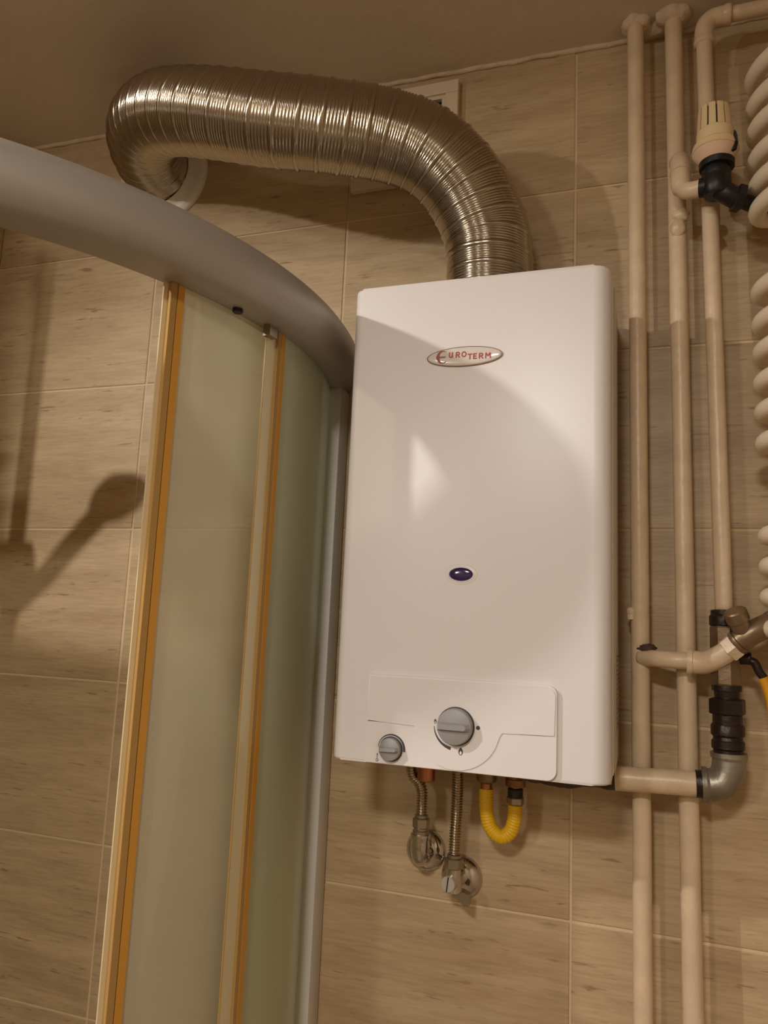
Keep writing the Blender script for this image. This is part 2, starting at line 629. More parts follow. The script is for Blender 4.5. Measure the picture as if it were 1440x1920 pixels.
R0 = 0.57
prof = [(-0.040, 1.983), (-0.004, 1.979), (0.006, 1.9805), (0.014, 1.985), (0.021, 1.992), (0.026, 2.001), (0.0285, 2.011), (0.0285, 2.020),
        (0.026, 2.029), (0.020, 2.037), (0.011, 2.042), (-0.002, 2.044), (-0.030, 2.044), (-0.040, 2.040)]
fin('top_rail', arc_sweep([(R0 + a, z) for a, z in prof], A0, A1), M['rail'], enc, smooth=35)
prof_b = [(-0.04, 0.151), (0.03, 0.151), (0.03, 0.17), (0.022, 0.188), (-0.002, 0.192), (-0.04, 0.19)]
fin('bottom_rail', arc_sweep([(R0 + a, z) for a, z in prof_b], A0, A1), M['rail'], enc, smooth=35)
# wall profiles (the channel the fixed panels sit in)
fin('wall_profile', box(-0.366, -0.336, -0.036, -0.0006, 0.151, 1.981, 0.003), M['profile'], enc, smooth=40)
fin('wall_profile', box(XL + 0.0006, XL + 0.036, -0.744, -0.714, 0.151, 1.981, 0.003), M['profile'], enc, smooth=40)
# fixed panels
ZG0, ZG1 = 0.19, 1.981


def seal(parent, rin, rout, edges, mats, z0, z1):
    """vertical seal made of bands; edges are angles, one band between two neighbours"""
    for (a, b), (r0, r1, nm, mt) in zip(zip(edges[:-1], edges[1:]), mats):
        bm = arc_panel(bmesh.new(), SC, rin - r0, rout + r1, a, b, z0, z1, 2)
        fin(nm, bm, M[mt], parent, smooth=30)


fixed = fin('fixed_panel', arc_panel(bmesh.new(), SC, 0.549, 0.555, -5.8, 18.6, ZG0, ZG1, 28), M['glass_fix'], enc, smooth=30)
fixed['label'] = 'greenish frosted glass panel'
seal(fixed, 0.549, 0.555, [-8.0, -7.92, -5.95, -5.2, -4.3],
     [(-0.003, -0.001, 'seal_edge', 'seal_brown'), (-0.003, -0.001, 'seal_lip', 'seal_clear'), (0.001, 0.0026, 'seal_strip', 'seal_brown'), (0.001, 0.003, 'seal_strip', 'seal_amber')], ZG0, ZG1)
fixed2 = fin('fixed_panel', arc_panel(bmesh.new(), SC, 0.549, 0.555, -107.5, -84.0, ZG0, ZG1, 28), M['glass_fix'], enc, smooth=30)
seal(fixed2, 0.549, 0.555, [-85.2, -83.8], [(0.001, 0.003, 'seal_strip', 'seal_amber')], ZG0, ZG1)
# sliding doors, both pushed open
door = fin('sliding_door', arc_panel(bmesh.new(), SC, 0.536, 0.542, -21.0, 9.0, ZG0, ZG1, 34), M['glass_door'], enc, smooth=30)
door['label'] = 'beige frosted sliding door leaf'
seal(door, 0.536, 0.542, [-22.95, -22.40, -21.62, -21.5, -20.65],
     [(0.000, -0.0042, 'seal_lip', 'seal_lip'), (0.001, 0.0022, 'seal_strip', 'seal_brown'), (0.000, 0.0012, 'seal_groove', 'seal_dark'), (0.001, 0.0022, 'seal_strip', 'seal_amber')], ZG0, ZG1)
door2 = fin('sliding_door', arc_panel(bmesh.new(), SC, 0.536, 0.542, -107.0, -83.0, ZG0, ZG1, 34), M['glass_door'], enc, smooth=30)
seal(door2, 0.536, 0.542, [-84.4, -82.8], [(0.002, 0.005, 'seal_strip', 'seal_amber')], ZG0, ZG1)
# roller clip under the rail beside the overlap
a = radians(-8.6)
bm = arc_panel(bmesh.new(), SC, 0.552, 0.562, -8.5, -6.9, 1.966, 1.984, 2)
fin('roller_clip', bm, M['nut'], enc)
bm = lathe(cyl_prof(0.006, 0, 0.006), (SC[0] + 0.553 * cos(radians(-13.5)), SC[1] + 0.553 * sin(radians(-13.5)), 1.9755), (0, 0, 1), 14)
fin('rail_screw', bm, M['darkmetal'], enc, smooth=40)

# tray
bm = bmesh.new()
pts = [(XL, 0.0)] + [(SC[0] + 0.61 * cos(radians(t)), SC[1] + 0.61 * sin(radians(t))) for t in range(20, -111, -5)]
pts = [(max(x, XL), min(y, -0.0)) for x, y in pts]
lo = [bm.verts.new((x, y, 0.0)) for x, y in pts]
hi = [bm.verts.new((x, y, 0.15)) for x, y in pts]
bm.faces.new(lo)
bm.faces.new(hi[::-1])
for i in range(len(pts)):
    k = (i + 1) % len(pts)
    bm.faces.new((lo[i], hi[i], hi[k], lo[k]))
o = fin('shower_tray', bm, M['traywhite'])
tag(o, 'white quadrant shower tray under the curved enclosure', 'shower tray')

# riser rail with hand shower; it hangs left of the frame and throws the shadow on the tiles
sh = thing('shower_set', 'chrome riser rail with hand shower and steel hose on the left tiled wall', 'shower set', (-0.965, -0.36, 1.0))
fin('riser_rail', tube([(-0.965, -0.36, 1.35), (-0.965, -0.36, 2.30)], 0.0125, 16), M['chrome'], sh, smooth=40)
for z in (1.38, 2.27):
    fin('wall_bracket', tube([(XL + 0.0375, -0.36, z), (-0.965, -0.36, z)], 0.011, 14), M['chrome'], sh, smooth=40)
fin('slider', box(-0.99, -0.935, -0.385, -0.335, 1.86, 1.92, 0.008), M['chrome'], sh, smooth=40)
hp, _ = spline([(-0.955, -0.375, 1.865), (-0.92, -0.375, 1.895), (-0.885, -0.37, 1.93), (-0.84, -0.365, 1.972)], 16)
hs = fin('hand_shower', tube(hp, lambda i, s, t: 0.0125 + 0.002 * s / 0.2, 16), M['chrome'], sh, smooth=50)
fin('spray_head', lathe([(0.014, 0.024), (0.036, 0.010), (0.043, 0.0), (0.040, -0.006)], (-0.824, -0.362, 1.982), (-0.42, 0.0, 0.9), 28), M['chrome'], hs, smooth=40)
hp, _ = spline([(-0.955, -0.375, 1.865), (-0.975, -0.39, 1.78), (-0.99, -0.40, 1.5), (-0.985, -0.39, 1.2), (-1.02, -0.37, 1.05), (XL + 0.041, -0.36, 1.02)], 60)
fin('shower_hose', tube(hp, 0.0075, 12), M['steel'], sh, smooth=60)
sh.location.x -= 0.037

# ------------------------------------------------------------------ water heater
BX0, BX1, BZ0, BZ1, BY = -0.2615, 0.0560, 1.472, 2.058, -0.188
wh = thing('gas_water_heater', 'tall white wall-hung gas water heater with two grey knobs and a red lettered badge', 'water heater', ((BX0 + BX1) / 2, 0.0, BZ0))
fin('chassis', box(BX0 + 0.004, BX1 + 0.0030, -0.135, -0.0008, BZ0 + 0.006, BZ1 - 0.004, 0.003), M['chassis'], wh, smooth=40)
# front cover: plan outline with rounded front corners, extruded upwards
bm = bmesh.new()
r = 0.019
plan = [(BX0, -0.118)]
for k in range(9):
    t = radians(180 + 90 * k / 8)
    plan.append((BX0 + 0.012 + 0.012 * cos(t), BY + 0.012 + 0.012 * sin(t)))
for k in range(9):
    t = radians(270 + 90 * k / 8)
    plan.append((BX1 - r + r * cos(t), BY + r + r * sin(t)))
plan.append((BX1, -0.118))
lo = [bm.verts.new((x, y, BZ0)) for x, y in plan]
hi = [bm.verts.new((x, y, BZ1)) for x, y in plan]
n = len(plan)
ft = bm.faces.new(hi)
fb = bm.faces.new(lo[::-1])
for i in range(n):
    bm.faces.new((lo[i], lo[(i + 1) % n], hi[(i + 1) % n], hi[i]))
es = [e for f in (ft, fb) for e in f.edges if min(v.co.y for v in e.verts) < -0.119 or True]
bmesh.ops.bevel(bm, geom=es, offset=0.0038, segments=4, affect='EDGES', profile=0.5)
cover = fin('front_cover', bm, M['white'], wh, smooth=45)
fin('cover_screw', lathe(cyl_prof(0.0042, 0, 0.0012, 0.0004), (0.036, BY + 0.012, BZ1), (0, 0, 1), 16), M['knobrim'], cover, smooth=40)
# narrow return lip down the right side
fin('side_lip', box(BX1 - 0.001, BX1 + 0.0014, -0.150, -0.130, BZ0 + 0.006, BZ1 - 0.01, 0.0006), M['white'], cover)
# rating label on the right flank
lab = fin('rating_label', box(BX1 + 0.0028, BX1 + 0.0034, -0.105, -0.012, 1.515, 1.615), M['label'], wh)
bm = bmesh.new()
for k in range(16):
    z = 1.522 + k * 0.0055
    add_box(bm, BX1 + 0.0033, BX1 + 0.0036, -0.100, -0.100 + random.uniform(0.03, 0.08), z, z + (0.0018 if k != 14 else 0.004))
fin('label_lines', bm, M['ink_soft'], lab)

# control panel: base slab, then a raised step that follows a line and a bowl round the big knob
KX, KZ = -0.110, 1.522
PX0, PX1, PZ0, PZ1 = -0.217, 0.0003, 1.4735, 1.5735
bm = add_prism(bmesh.new(), rounded_rect(PX0, PX1, PZ0, PZ1, 0.0105, 6, (0, 1, 1, 0)), BY - 0.0052, BY + 0.004)
bevel_edges(bm, 0.0012, 2, 60)
panel = fin('control_panel', bm, M['white'], wh, smooth=35)
out = [(PX0 + 0.0015, 1.5195), (-0.157, 1.5195)]
for t in range(184, 357, 6):
    out.append((KX + 0.0492 * cos(radians(t)), KZ + 0.0478 * sin(radians(t)) + 0.0002))
out += [(-0.0585, 1.5195), (PX1 - 0.0015, 1.5195)]
for k in range(7):
    t = radians(90 * k / 6)
    out.append((PX1 - 0.0105 + 0.009 * cos(t), PZ1 - 0.0105 + 0.009 * sin(t)))
out.append((PX0 + 0.0015, PZ1 - 0.0015))
bm = add_prism(bmesh.new(), out, BY - 0.0064, BY - 0.005)
es = [e for e in bm.edges if all(abs(v.co.y - (BY - 0.0064)) < 1e-6 for v in e.verts)]
bmesh.ops.bevel(bm, geom=es, offset=0.0010, segments=2, affect='EDGES')
fin('raised_face', bm, M['white'], panel, smooth=50)
YP = BY - 0.0064      # face of the raised step
YQ = BY - 0.0052      # face of the lower slab


def knob(name, x, z, r, depth, yf, tilt):
    bm = lathe([(r + 0.0012, 0.0), (r + 0.0012, 0.0022), (r, 0.003)], (x, yf + 0.0002, z), (0, -1, 0), 48)
    k = fin(name, bm, M['knobrim'], wh, smooth=40)
    bm = lathe([(r, 0.0022), (r * 0.99, depth * 0.55), (r * 0.955, depth * 0.66), (r * 0.93, depth * 0.68)], (x, yf, z), (0, -1, 0), 48)
    fin('dial', bm, M['knob'], k, smooth=40)
    # grip bar: wedge ended ridge across the dial
    hl, hw = r * 0.97, r * 0.24
    yb, yt = yf - depth * 0.6, yf - depth
    c, s = cos(tilt), sin(tilt)

    def P(u, v, y):
        return (x + u * c - v * s, y, z + u * s + v * c)
    bm = bmesh.new()
    outer = [(-hl, -hw), (hl * 0.93, -hw), (hl, 0), (hl * 0.93, hw), (-hl, hw)]
    inner = [(-hl * 0.86, -hw * 0.6), (hl * 0.62, -hw * 0.6), (hl * 0.74, 0), (hl * 0.62, hw * 0.6), (-hl * 0.86, hw * 0.6)]
    vo = [bm.verts.new(P(u, v, yb)) for u, v in outer]
    vi = [bm.verts.new(P(u, v, yt)) for u, v in inner]
    bm.faces.new(vi)
    bm.faces.new(vo[::-1])
    for i in range(5):
        bm.faces.new((vo[i], vo[(i + 1) % 5], vi[(i + 1) % 5], vi[i]))
    bevel_edges(bm, 0.0006, 2, 15)
    fin('grip_bar', bm, M['knob'], k)
    return k


knob('gas_knob', KX, KZ, 0.0200, 0.0155, YP, radians(0))
k2 = knob('temperature_knob', -0.1855, 1.4905, 0.0128, 0.0125, YQ, radians(2))

# printed symbols, one object each


def crescent(cx, cz, r, a0, a1, w0, w1, y, n=20):
    bm = bmesh.new()
    pa, pb = [], []
    for i in range(n + 1):
        t = i / n
        a = radians(a0 + (a1 - a0) * t)
        wd = w0 + (w1 - w0) * t
        pa.append((cx + (r + wd / 2) * cos(a), cz + (r + wd / 2) * sin(a)))
        pb.append((cx + (r - wd / 2) * cos(a), cz + (r - wd / 2) * sin(a)))
    vo = [bm.verts.new((x, y, z)) for x, z in pa]
    vi = [bm.verts.new((x, y, z)) for x, z in pb]
    for i in range(n):
        bm.faces.new((vo[i], vo[i + 1], vi[i + 1], vi[i]))
    fin('printed_arc', bm, M['ink'], panel)


def flame(cx, cz, h, y, k=1.0):
    pts = []
    for i in range(24):
        a = 2 * pi * i / 24
        rr = 0.28 * h * (1 - 0.35 * max(0, sin(a)) ** 2)
        pts.append((cx + rr * cos(a) * k, cz + (h * 0.5 * sin(a) if sin(a) > 0 else h * 0.42 * sin(a)) * k))
    return pts


def disc(pts, y, name, m):
    b = bmesh.new()
    b.faces.new([b.verts.new((x, y, z)) for x, z in pts])
    fin(name, b, M[m], panel)


YI = YP - 0.00015
crescent(KX, KZ, 0.0252, 184, 258, 0.0007, 0.0036, YI)
crescent(-0.1855, 1.4905, 0.0158, 176, -8, 0.0006, 0.0028, YQ - 0.0002)
disc(flame(KX - 0.0240, KZ + 0.0033, 0.0056, YI), YI, 'printed_symbol', 'ink')
disc(flame(KX + 0.0062, KZ - 0.0272, 0.0092, YI), YI, 'printed_symbol', 'ink')
disc([(KX + 0.0250 + 0.0023 * cos(2 * pi * i / 16), KZ + 0.0002 + 0.0023 * sin(2 * pi * i / 16)) for i in range(16)], YI, 'printed_symbol', 'ink')
# thermometer
tx, tz = -0.2018, 1.4795
disc([(tx + 0.0017 * cos(2 * pi * i / 16), tz - 0.0028 + 0.0017 * sin(2 * pi * i / 16)) for i in range(16)], YQ - 0.00015, 'printed_symbol', 'ink')
disc([(tx - 0.0007, tz - 0.0022), (tx + 0.0007, tz - 0.0022), (tx + 0.0007, tz + 0.0042), (tx, tz + 0.005), (tx - 0.0007, tz + 0.0042)], YQ - 0.0002, 'printed_symbol', 'ink')
disc(flame(KX - 0.0240, KZ + 0.0026, 0.0030, YI, 0.9), YI - 0.0001, 'symbol_centre', 'inkwhite')
disc(flame(KX + 0.0062, KZ - 0.0284, 0.0052, YI, 0.9), YI - 0.0001, 'symbol_centre', 'inkwhite')
disc([(tx + 0.0010 * cos(2 * pi * i / 16), tz - 0.0028 + 0.0010 * sin(2 * pi * i / 16)) for i in range(16)], YQ - 0.0003, 'symbol_centre', 'inkwhite')
disc([(tx - 0.0003, tz - 0.0022), (tx + 0.0003, tz - 0.0022), (tx + 0.0003, tz + 0.0030), (tx - 0.0003, tz + 0.0030)], YQ - 0.0003, 'symbol_centre', 'inkwhite')

# badge
BXC, BZC = -0.1140, 1.9565


def oval(cx, cz, a, b, n=48):
    return [(cx + a * cos(2 * pi * i / n), cz + b * sin(2 * pi * i / n)) for i in range(n)]


bm = add_prism(bmesh.new(), oval(BXC, BZC, 0.0468, 0.0125), BY - 0.0016, BY + 0.001)
badge = fin('badge', bm, M['badgerim'], wh, smooth=40)
bm = bmesh.new()
rings = []
for k, (s, y) in enumerate(((1.0, -0.0014), (0.985, -0.0022), (0.93, -0.0027), (0.7, -0.0031), (0.3, -0.0033))):
    rings.append([bm.verts.new((x, BY + y, z)) for x, z in oval(BXC, BZC, 0.0458 * s, 0.0116 * s)])
for p, q in zip(rings[:-1], rings[1:]):
    for i in range(48):
        bm.faces.new((p[i], p[(i + 1) % 48], q[(i + 1) % 48], q[i]))
bm.faces.new(rings[-1])
fin('badge_plate', bm, M['badge'], badge, smooth=180)


def arcpts(cx, cz, rx, rz, a0, a1, n=10):
    return [(cx + rx * cos(radians(a0 + (a1 - a0) * i / n)), cz + rz * sin(radians(a0 + (a1 - a0) * i / n))) for i in range(n + 1)]


GLYPH = {
    'U': [[(0.14, 1.0), (0.12, 0.4)] + arcpts(0.46, 0.38, 0.34, 0.27, 180, 360) + [(0.82, 1.0)], [(0.82, 0.6), (0.88, 0.11)]],
    'R': [[(0.16, 0.0), (0.16, 0.9)], [(0.16, 0.89), (0.5, 0.89)] + arcpts(0.52, 0.68, 0.28, 0.21, 90, -90) + [(0.2, 0.47)], [(0.45, 0.47), (0.88, 0.0)]],
    'O': [arcpts(0.5, 0.5, 0.38, 0.39, 0, 360, 24)],
    'T': [[(0.0, 0.88), (1.0, 0.88)], [(0.5, 0.88), (0.5, 0.0)]],
    'E': [[(0.16, 0.0), (0.16, 1.0)], [(0.16, 0.11), (0.92, 0.11)], [(0.16, 0.5), (0.8, 0.5)], [(0.16, 0.89), (0.92, 0.89)]],
    'M': [[(0.1, 0.0), (0.16, 0.94)], [(0.16, 0.92), (0.5, 0.36)], [(0.5, 0.36), (0.84, 0.92)], [(0.84, 0.94), (0.9, 0.0)]],
}


def letter(ch, x0, x1, z0, z1, y, m, parent, wt=0.2):
    """flat cut-out letter made of ribbons"""
    bm = bmesh.new()
    wd = wt * (z1 - z0) / 2
    for k, st in enumerate(GLYPH[ch]):
        P = [Vector((x0 + u * (x1 - x0), z0 + v * (z1 - z0))) for u, v in st]
        prev = None
        for i in range(len(P)):
            d = (P[min(i + 1, len(P) - 1)] - P[max(i - 1, 0)]).normalized()
            n = Vector((-d.y, d.x)) * wd
            cur = [bm.verts.new((P[i].x + n.x, y - 0.00001 * k, P[i].y + n.y)), bm.verts.new((P[i].x - n.x, y - 0.00001 * k, P[i].y - n.y))]
            if prev:
                bm.faces.new((prev[0], prev[1], cur[1], cur[0]))
            prev = cur
    return fin('letter', bm, m, parent)


YT = BY - 0.0036
for ch, x0, x1 in (('U', -0.1325, -0.1274), ('R', -0.1244, -0.1184), ('O', -0.1172, -0.1106)):
    letter(ch, x0, x1, 1.9547, 1.9622, YT, M['red'], badge)
for ch, x0, x1 in (('T', -0.1094, -0.1036), ('E', -0.1027, -0.0976), ('R', -0.0960, -0.0898), ('M', -0.0882, -0.0810)):
    letter(ch, x0, x1, 1.9515, 1.9588, YT, M['red'], badge)
# big crescent letter with a double bar
bm = bmesh.new()
cx, cz = -0.1408, 1.9567
n = 28
po, pi_ = [], []
for i in range(n + 1):
    a = radians(52 + (318 - 52) * i / n)
    po.append((cx + 0.0074 * cos(a), cz + 0.0080 * sin(a)))
    th = 0.0005 + 0.0032 * sin(pi * i / n) ** 1.2
    pi_.append((cx + (0.0074 - th) * cos(a), cz + (0.0080 - th * 0.6) * sin(a)))
vo = [bm.verts.new((x, YT, z)) for x, z in po]
vi = [bm.verts.new((x, YT, z)) for x, z in pi_]
for i in range(n):
    bm.faces.new((vo[i], vo[i + 1], vi[i + 1], vi[i]))
fin('letter', bm, M['red'], badge)
bm = bmesh.new()
for dz in (0.0005, -0.0007):
    add_box(bm, cx - 0.0078, cx + 0.0040, YT - 0.0001, YT + 0.0002, cz + dz - 0.00032, cz + dz + 0.00032)
fin('letter_bars', bm, M['redgrey'], badge)

# viewing window
VX, VZ = -0.1105, 1.6925
bm = bmesh.new()
rings = []
for a_, b_, y in ((0.0195, 0.0122, 0.0004), (0.0185, 0.0114, -0.0006), (0.0165, 0.0098, -0.0003), (0.0150, 0.0086, -0.0012), (0.0141, 0.0078, -0.0012), (0.0139, 0.0076, 0.0006)):
    rings.append([bm.verts.new((x, BY + y, z)) for x, z in oval(VX, VZ, a_, b_)])
for p, q in zip(rings[:-1], rings[1:]):
    for i in range(48):
        bm.faces.new((p[i], p[(i + 1) % 48], q[(i + 1) % 48], q[i]))
bez = fin('viewing_window', bm, M['white'], wh, smooth=50)
bm = bmesh.new()
rings = []
for s, y in ((1.0, -0.0005), (0.8, -0.0013), (0.45, -0.0019)):
    rings.append([bm.verts.new((x, BY + y, z)) for x, z in oval(VX, VZ, 0.0140 * s, 0.0077 * s)])
for p, q in zip(rings[:-1], rings[1:]):
    for i in range(48):
        bm.faces.new((p[i], p[(i + 1) % 48], q[(i + 1) % 48], q[i]))
bm.faces.new(rings[-1])
fin('lens', bm, M['lens'], bez, smooth=180)

# stubs under the heater
fin('copper_stub', lathe(cyl_prof(0.0115, 1.434, 1.480), (-0.178, -0.062, 0), (0, 0, 1), 28), M['copper'], wh, smooth=40)
fin('gas_inlet', lathe([(0.0125, 1.437), (0.0128, 1.4385), (0.0128, 1.4455), (0.0118, 1.4465), (0.0118, 1.480)], (-0.0645, -0.05, 0), (0, 0, 1), 28), M['brass'], wh, smooth=40)
fin('gas_outlet_collar', lathe([(0.009, 1.437), (0.0125, 1.4395), (0.0132, 1.444), (0.0132, 1.480)], (-0.1015, -0.05, 0), (0, 0, 1), 28), M['dullbrass'], wh, smooth=40)

# ------------------------------------------------------------------ flue duct
duct = thing('flue_duct', 'ribbed aluminium flue hose arching from the heater top to the wall', 'flue duct', (-0.104, -0.09, BZ1))
axis = [(-0.104, -0.09, 2.0585), (-0.1045, -0.090, 2.085), (-0.106, -0.090, 2.125), (-0.112, -0.093, 2.170), (-0.139, -0.112, 2.228), (-0.183, -0.143, 2.268), (-0.239, -0.172, 2.284),
        (-0.314, -0.208, 2.287), (-0.388, -0.225, 2.297), (-0.476, -0.224, 2.325), (-0.560, -0.200, 2.360), (-0.628, -0.160, 2.387), (-0.678, -0.110, 2.400), (-0.706, -0.055, 2.403), (-0.715, -0.002, 2.402)]
L0 = spline(axis, 10)[1]
BP = 0.0268
NR = int(L0 / (BP / 48))
path, _ = spline(axis, NR)


def duct_r(i, s, th):
    u = (s / BP + th / (2 * pi)) % 1.0
    if u < 0.17:
        b = 0.0605 + 0.0006 * sin(pi * u / 0.17)
    else:
        b = 0.0600 - 0.0013 * (0.5 - 0.5 * cos(2 * pi * 6 * (u - 0.17) / 0.83))
    return b - 0.0018


fin('ribbed_hose', tube(path, duct_r, 96, cap=False), M['duct'], duct, smooth=180)
fin('end_cuff', tube([(-0.104, -0.09, 2.0582), (-0.104, -0.09, 2.066)], 0.0572, 48, cap=False), M['galv'], duct, smooth=60)

bm = ring([(0.0612, 0.0), (0.0612, 0.0190), (0.0622, 0.020), (0.0640, 0.0195), (0.068, 0.0150), (0.079, 0.011), (0.0865, 0.0085), (0.0890, 0.005), (0.0890, 0.0)], (-0.715, -0.0008, 2.402), (0, -1, 0), 64)
o = fin('flue_rosette', bm, M['rosette'], smooth=40)
tag(o, 'white round wall plate where the ribbed flue hose enters the wall', 'wall plate')

# ------------------------------------------------------------------ vent grille behind the duct
vg = thing('vent_grille', 'cream square vent grille on the tiles behind the flue hose', 'vent', (-0.262, -0.0008, 2.314))
vx0, vx1, vz0, vz1 = -0.350, -0.177, 2.314, 2.478
bm = bmesh.new()
b_ = 0.021
for (x0, x1, z0, z1) in ((vx0, vx1, vz1 - b_, vz1), (vx0, vx1, vz0, vz0 + b_), (vx0, vx0 + b_, vz0 + b_, vz1 - b_), (vx1 - b_, vx1, vz0 + b_, vz1 - b_)):
    add_box(bm, x0, x1, -0.013, -0.0008, z0, z1, 0.0015)
fr = fin('frame', bm, M['vent'], vg)
bm = bmesh.new()
i_ = b_
for (x0, x1, z0, z1) in ((vx0 + i_, vx1 - i_, vz1 - i_ - 0.006, vz1 - i_), (vx0 + i_, vx1 - i_, vz0 + i_, vz0 + i_ + 0.006), (vx0 + i_, vx0 + i_ + 0.006, vz0 + i_ + 0.006, vz1 - i_ - 0.006), (vx1 - i_ - 0.006, vx1 - i_, vz0 + i_ + 0.006, vz1 - i_ - 0.006)):
    add_box(bm, x0, x1, -0.009, -0.0008, z0, z1)
fin('inner_step', bm, M['vent'], fr)
fin('dark_backing', box(vx0 + 0.02, vx1 - 0.02, -0.002, -0.0008, vz0 + 0.02, vz1 - 0.02), M['black'], vg)
sl = None
for k in range(7):
    z = vz0 + 0.030 + k * 0.0138
    bm = box(vx0 + 0.026, vx1 - 0.026, -0.0015, 0.0015, -0.0045, 0.0045)
    bmesh.ops.rotate(bm, cent=(0, 0, 0), matrix=Matrix.Rotation(radians(35), 3, 'X'), verts=bm.verts)
    bmesh.ops.translate(bm, vec=(0, -0.0058, z), verts=bm.verts)
    fin('slat', bm, M['vent'], vg)

# ------------------------------------------------------------------ painted riser pipes


def lumpy(r, seed, amp=0.035):
    def f(i, s, t):
        return r * (1 + amp * noise.noise(Vector((s * 14 + seed, cos(t) * 0.7, sin(t) * 0.7))) + amp * 0.5 * noise.noise(Vector((s * 55 + seed, cos(t), sin(t)))))
    return f


def straight(p, q, n):
    p, q = Vector(p), Vector(q)
    return [p.lerp(q, k / (n - 1)) for k in range(n)]


def lump(name, c, r, sx, sy, sz, seed, m, parent, amp=0.3):
    bm = bmesh.new()
    bmesh.ops.create_uvsphere(bm, u_segments=20, v_segments=14, radius=1.0)
    for v in bm.verts:
        n = v.co.normalized()
        k = 1 + amp * noise.noise(n * 2 + Vector((seed, 0, 0)))
        v.co = Vector((c[0] + n.x * r * sx * k, c[1] + n.y * r * sy * k, c[2] + n.z * r * sz * k))
    return fin(name, bm, m, parent, smooth=180)


p1 = thing('heating_pipe', 'cream painted upright pipe next to the heater, with a short branch to the right', 'pipe', (0.0875, -0.035, 0.0))
fin('pipe', tube(straight((0.0885, -0.035, 0.0), (0.0845, -0.035, ceil_z(0.085)), 120), lumpy(0.0112, 2.0), 20), M['pipe'], p1, smooth=180)
bp_, _ = spline([(0.087, -0.040, 1.6045), (0.105, -0.055, 1.6045), (0.125, -0.0635, 1.6040), (0.145, -0.0645, 1.6035)], 24)
fin('branch_pipe', tube(bp_, lumpy(0.0100, 5.0, 0.02), 18), M['pipe'], p1, smooth=180)
bp_, _ = spline([(0.1385, -0.0645, 1.6035), (0.148, -0.0652, 1.6030), (0.158, -0.0685, 1.6035), (0.170, -0.074, 1.6095), (0.1835, -0.0785, 1.6195)], 30)
fin('elbow', tube(bp_, lambda i, s, t: (0.0158 if i < 4 else 0.0138 - 0.0016 * i / 30) * (1 + 0.05 * noise.noise(Vector((s * 60, t, 1)))), 20), M['pipe'], p1, smooth=60)
na = Vector((0.62, -0.22, 0.55)).normalized()
fin('union_nut', hexnut(0.0150, 0, 0.0135, (0.1815, -0.0778, 1.6180), na, 0.3), M['pipe'], p1)
lump('weld_bead', (0.0935, -0.047, 1.6165), 0.008, 1.4, 0.7, 0.6, 3.0, M['sealant'], p1, 0.5)
lump('capped_stub', (0.0752, -0.038, 1.6605), 0.0062, 1.0, 1.0, 1.0, 8.0, M['pipe'], p1, 0.3)
fin('capped_stub', tube([(0.0752, -0.038, 1.651), (0.0752, -0.038, 1.665)], 0.0055, 12), M['pipe'], p1, smooth=50)

p2 = thing('heating_pipe', 'cream painted upright pipe with a bent spur feeding the black radiator valve', 'pipe', (0.140, -0.035, 0.0))
fin('pipe', tube(straight((0.1462, -0.035, 0.0), (0.1350, -0.035, ceil_z(0.135)), 120), lumpy(0.0116, 9.0), 20), M['pipe'], p2, smooth=180)
bp_, _ = spline([(0.1385, -0.038, 2.262), (0.1392, -0.052, 2.258), (0.1392, -0.066, 2.243), (0.1392, -0.073, 2.225), (0.1400, -0.0765, 2.2085), (0.1450, -0.0830, 2.1975), (0.1535, -0.0890, 2.1930), (0.1640, -0.0940, 2.1912)], 40)
fin('spur', tube(bp_, lambda i, s, t: (0.0128 if i < 28 else 0.0108) * (1 + 0.06 * noise.noise(Vector((s * 60, cos(t), sin(t))))), 20), M['pipe'], p2, smooth=180)
lump('weld_bead', (0.1365, -0.044, 2.168), 0.0098, 1.0, 0.85, 1.25, 21.0, M['pipe'], p2, 0.16)
lump('weld_bead', (0.1395, -0.043, 2.186), 0.0105, 1.1, 0.8, 0.9, 27.0, M['pipe'], p2, 0.2)
fin('solder_ring', tube([(0.1392, -0.0715, 2.2305), (0.1392, -0.0728, 2.2265)], 0.0134, 18), M['pipe'], p2, smooth=60)

GY = -0.056
p3 = thing('gas_pipe', 'thinner cream painted pipe rising to an elbow and running right below the ceiling', 'pipe', (0.178, GY, 1.66))
fin('pipe', tube(straight((0.1805, GY - 0.004, 1.660), (0.1722, GY, 2.435), 60), lumpy(0.0102, 13.0, 0.03), 18), M['pipe'], p3, smooth=180)
fin('top_pipe', tube(straight((0.200, GY, 2.4590), (XR, GY, 2.4620), 50), lumpy(0.0100, 17.0, 0.02), 18), M['pipe'], p3, smooth=180)
bp_, _ = spline([(0.1725, GY, 2.420), (0.1722, GY, 2.436), (0.1745, GY, 2.449), (0.182, GY, 2.4570), (0.194, GY, 2.4592), (0.206, GY, 2.4592)], 30)
fin('elbow', tube(bp_, lambda i, s, t: 0.0122 + (0.0012 if i < 4 or i > 25 else 0), 20), M['pipe'], p3, smooth=180)

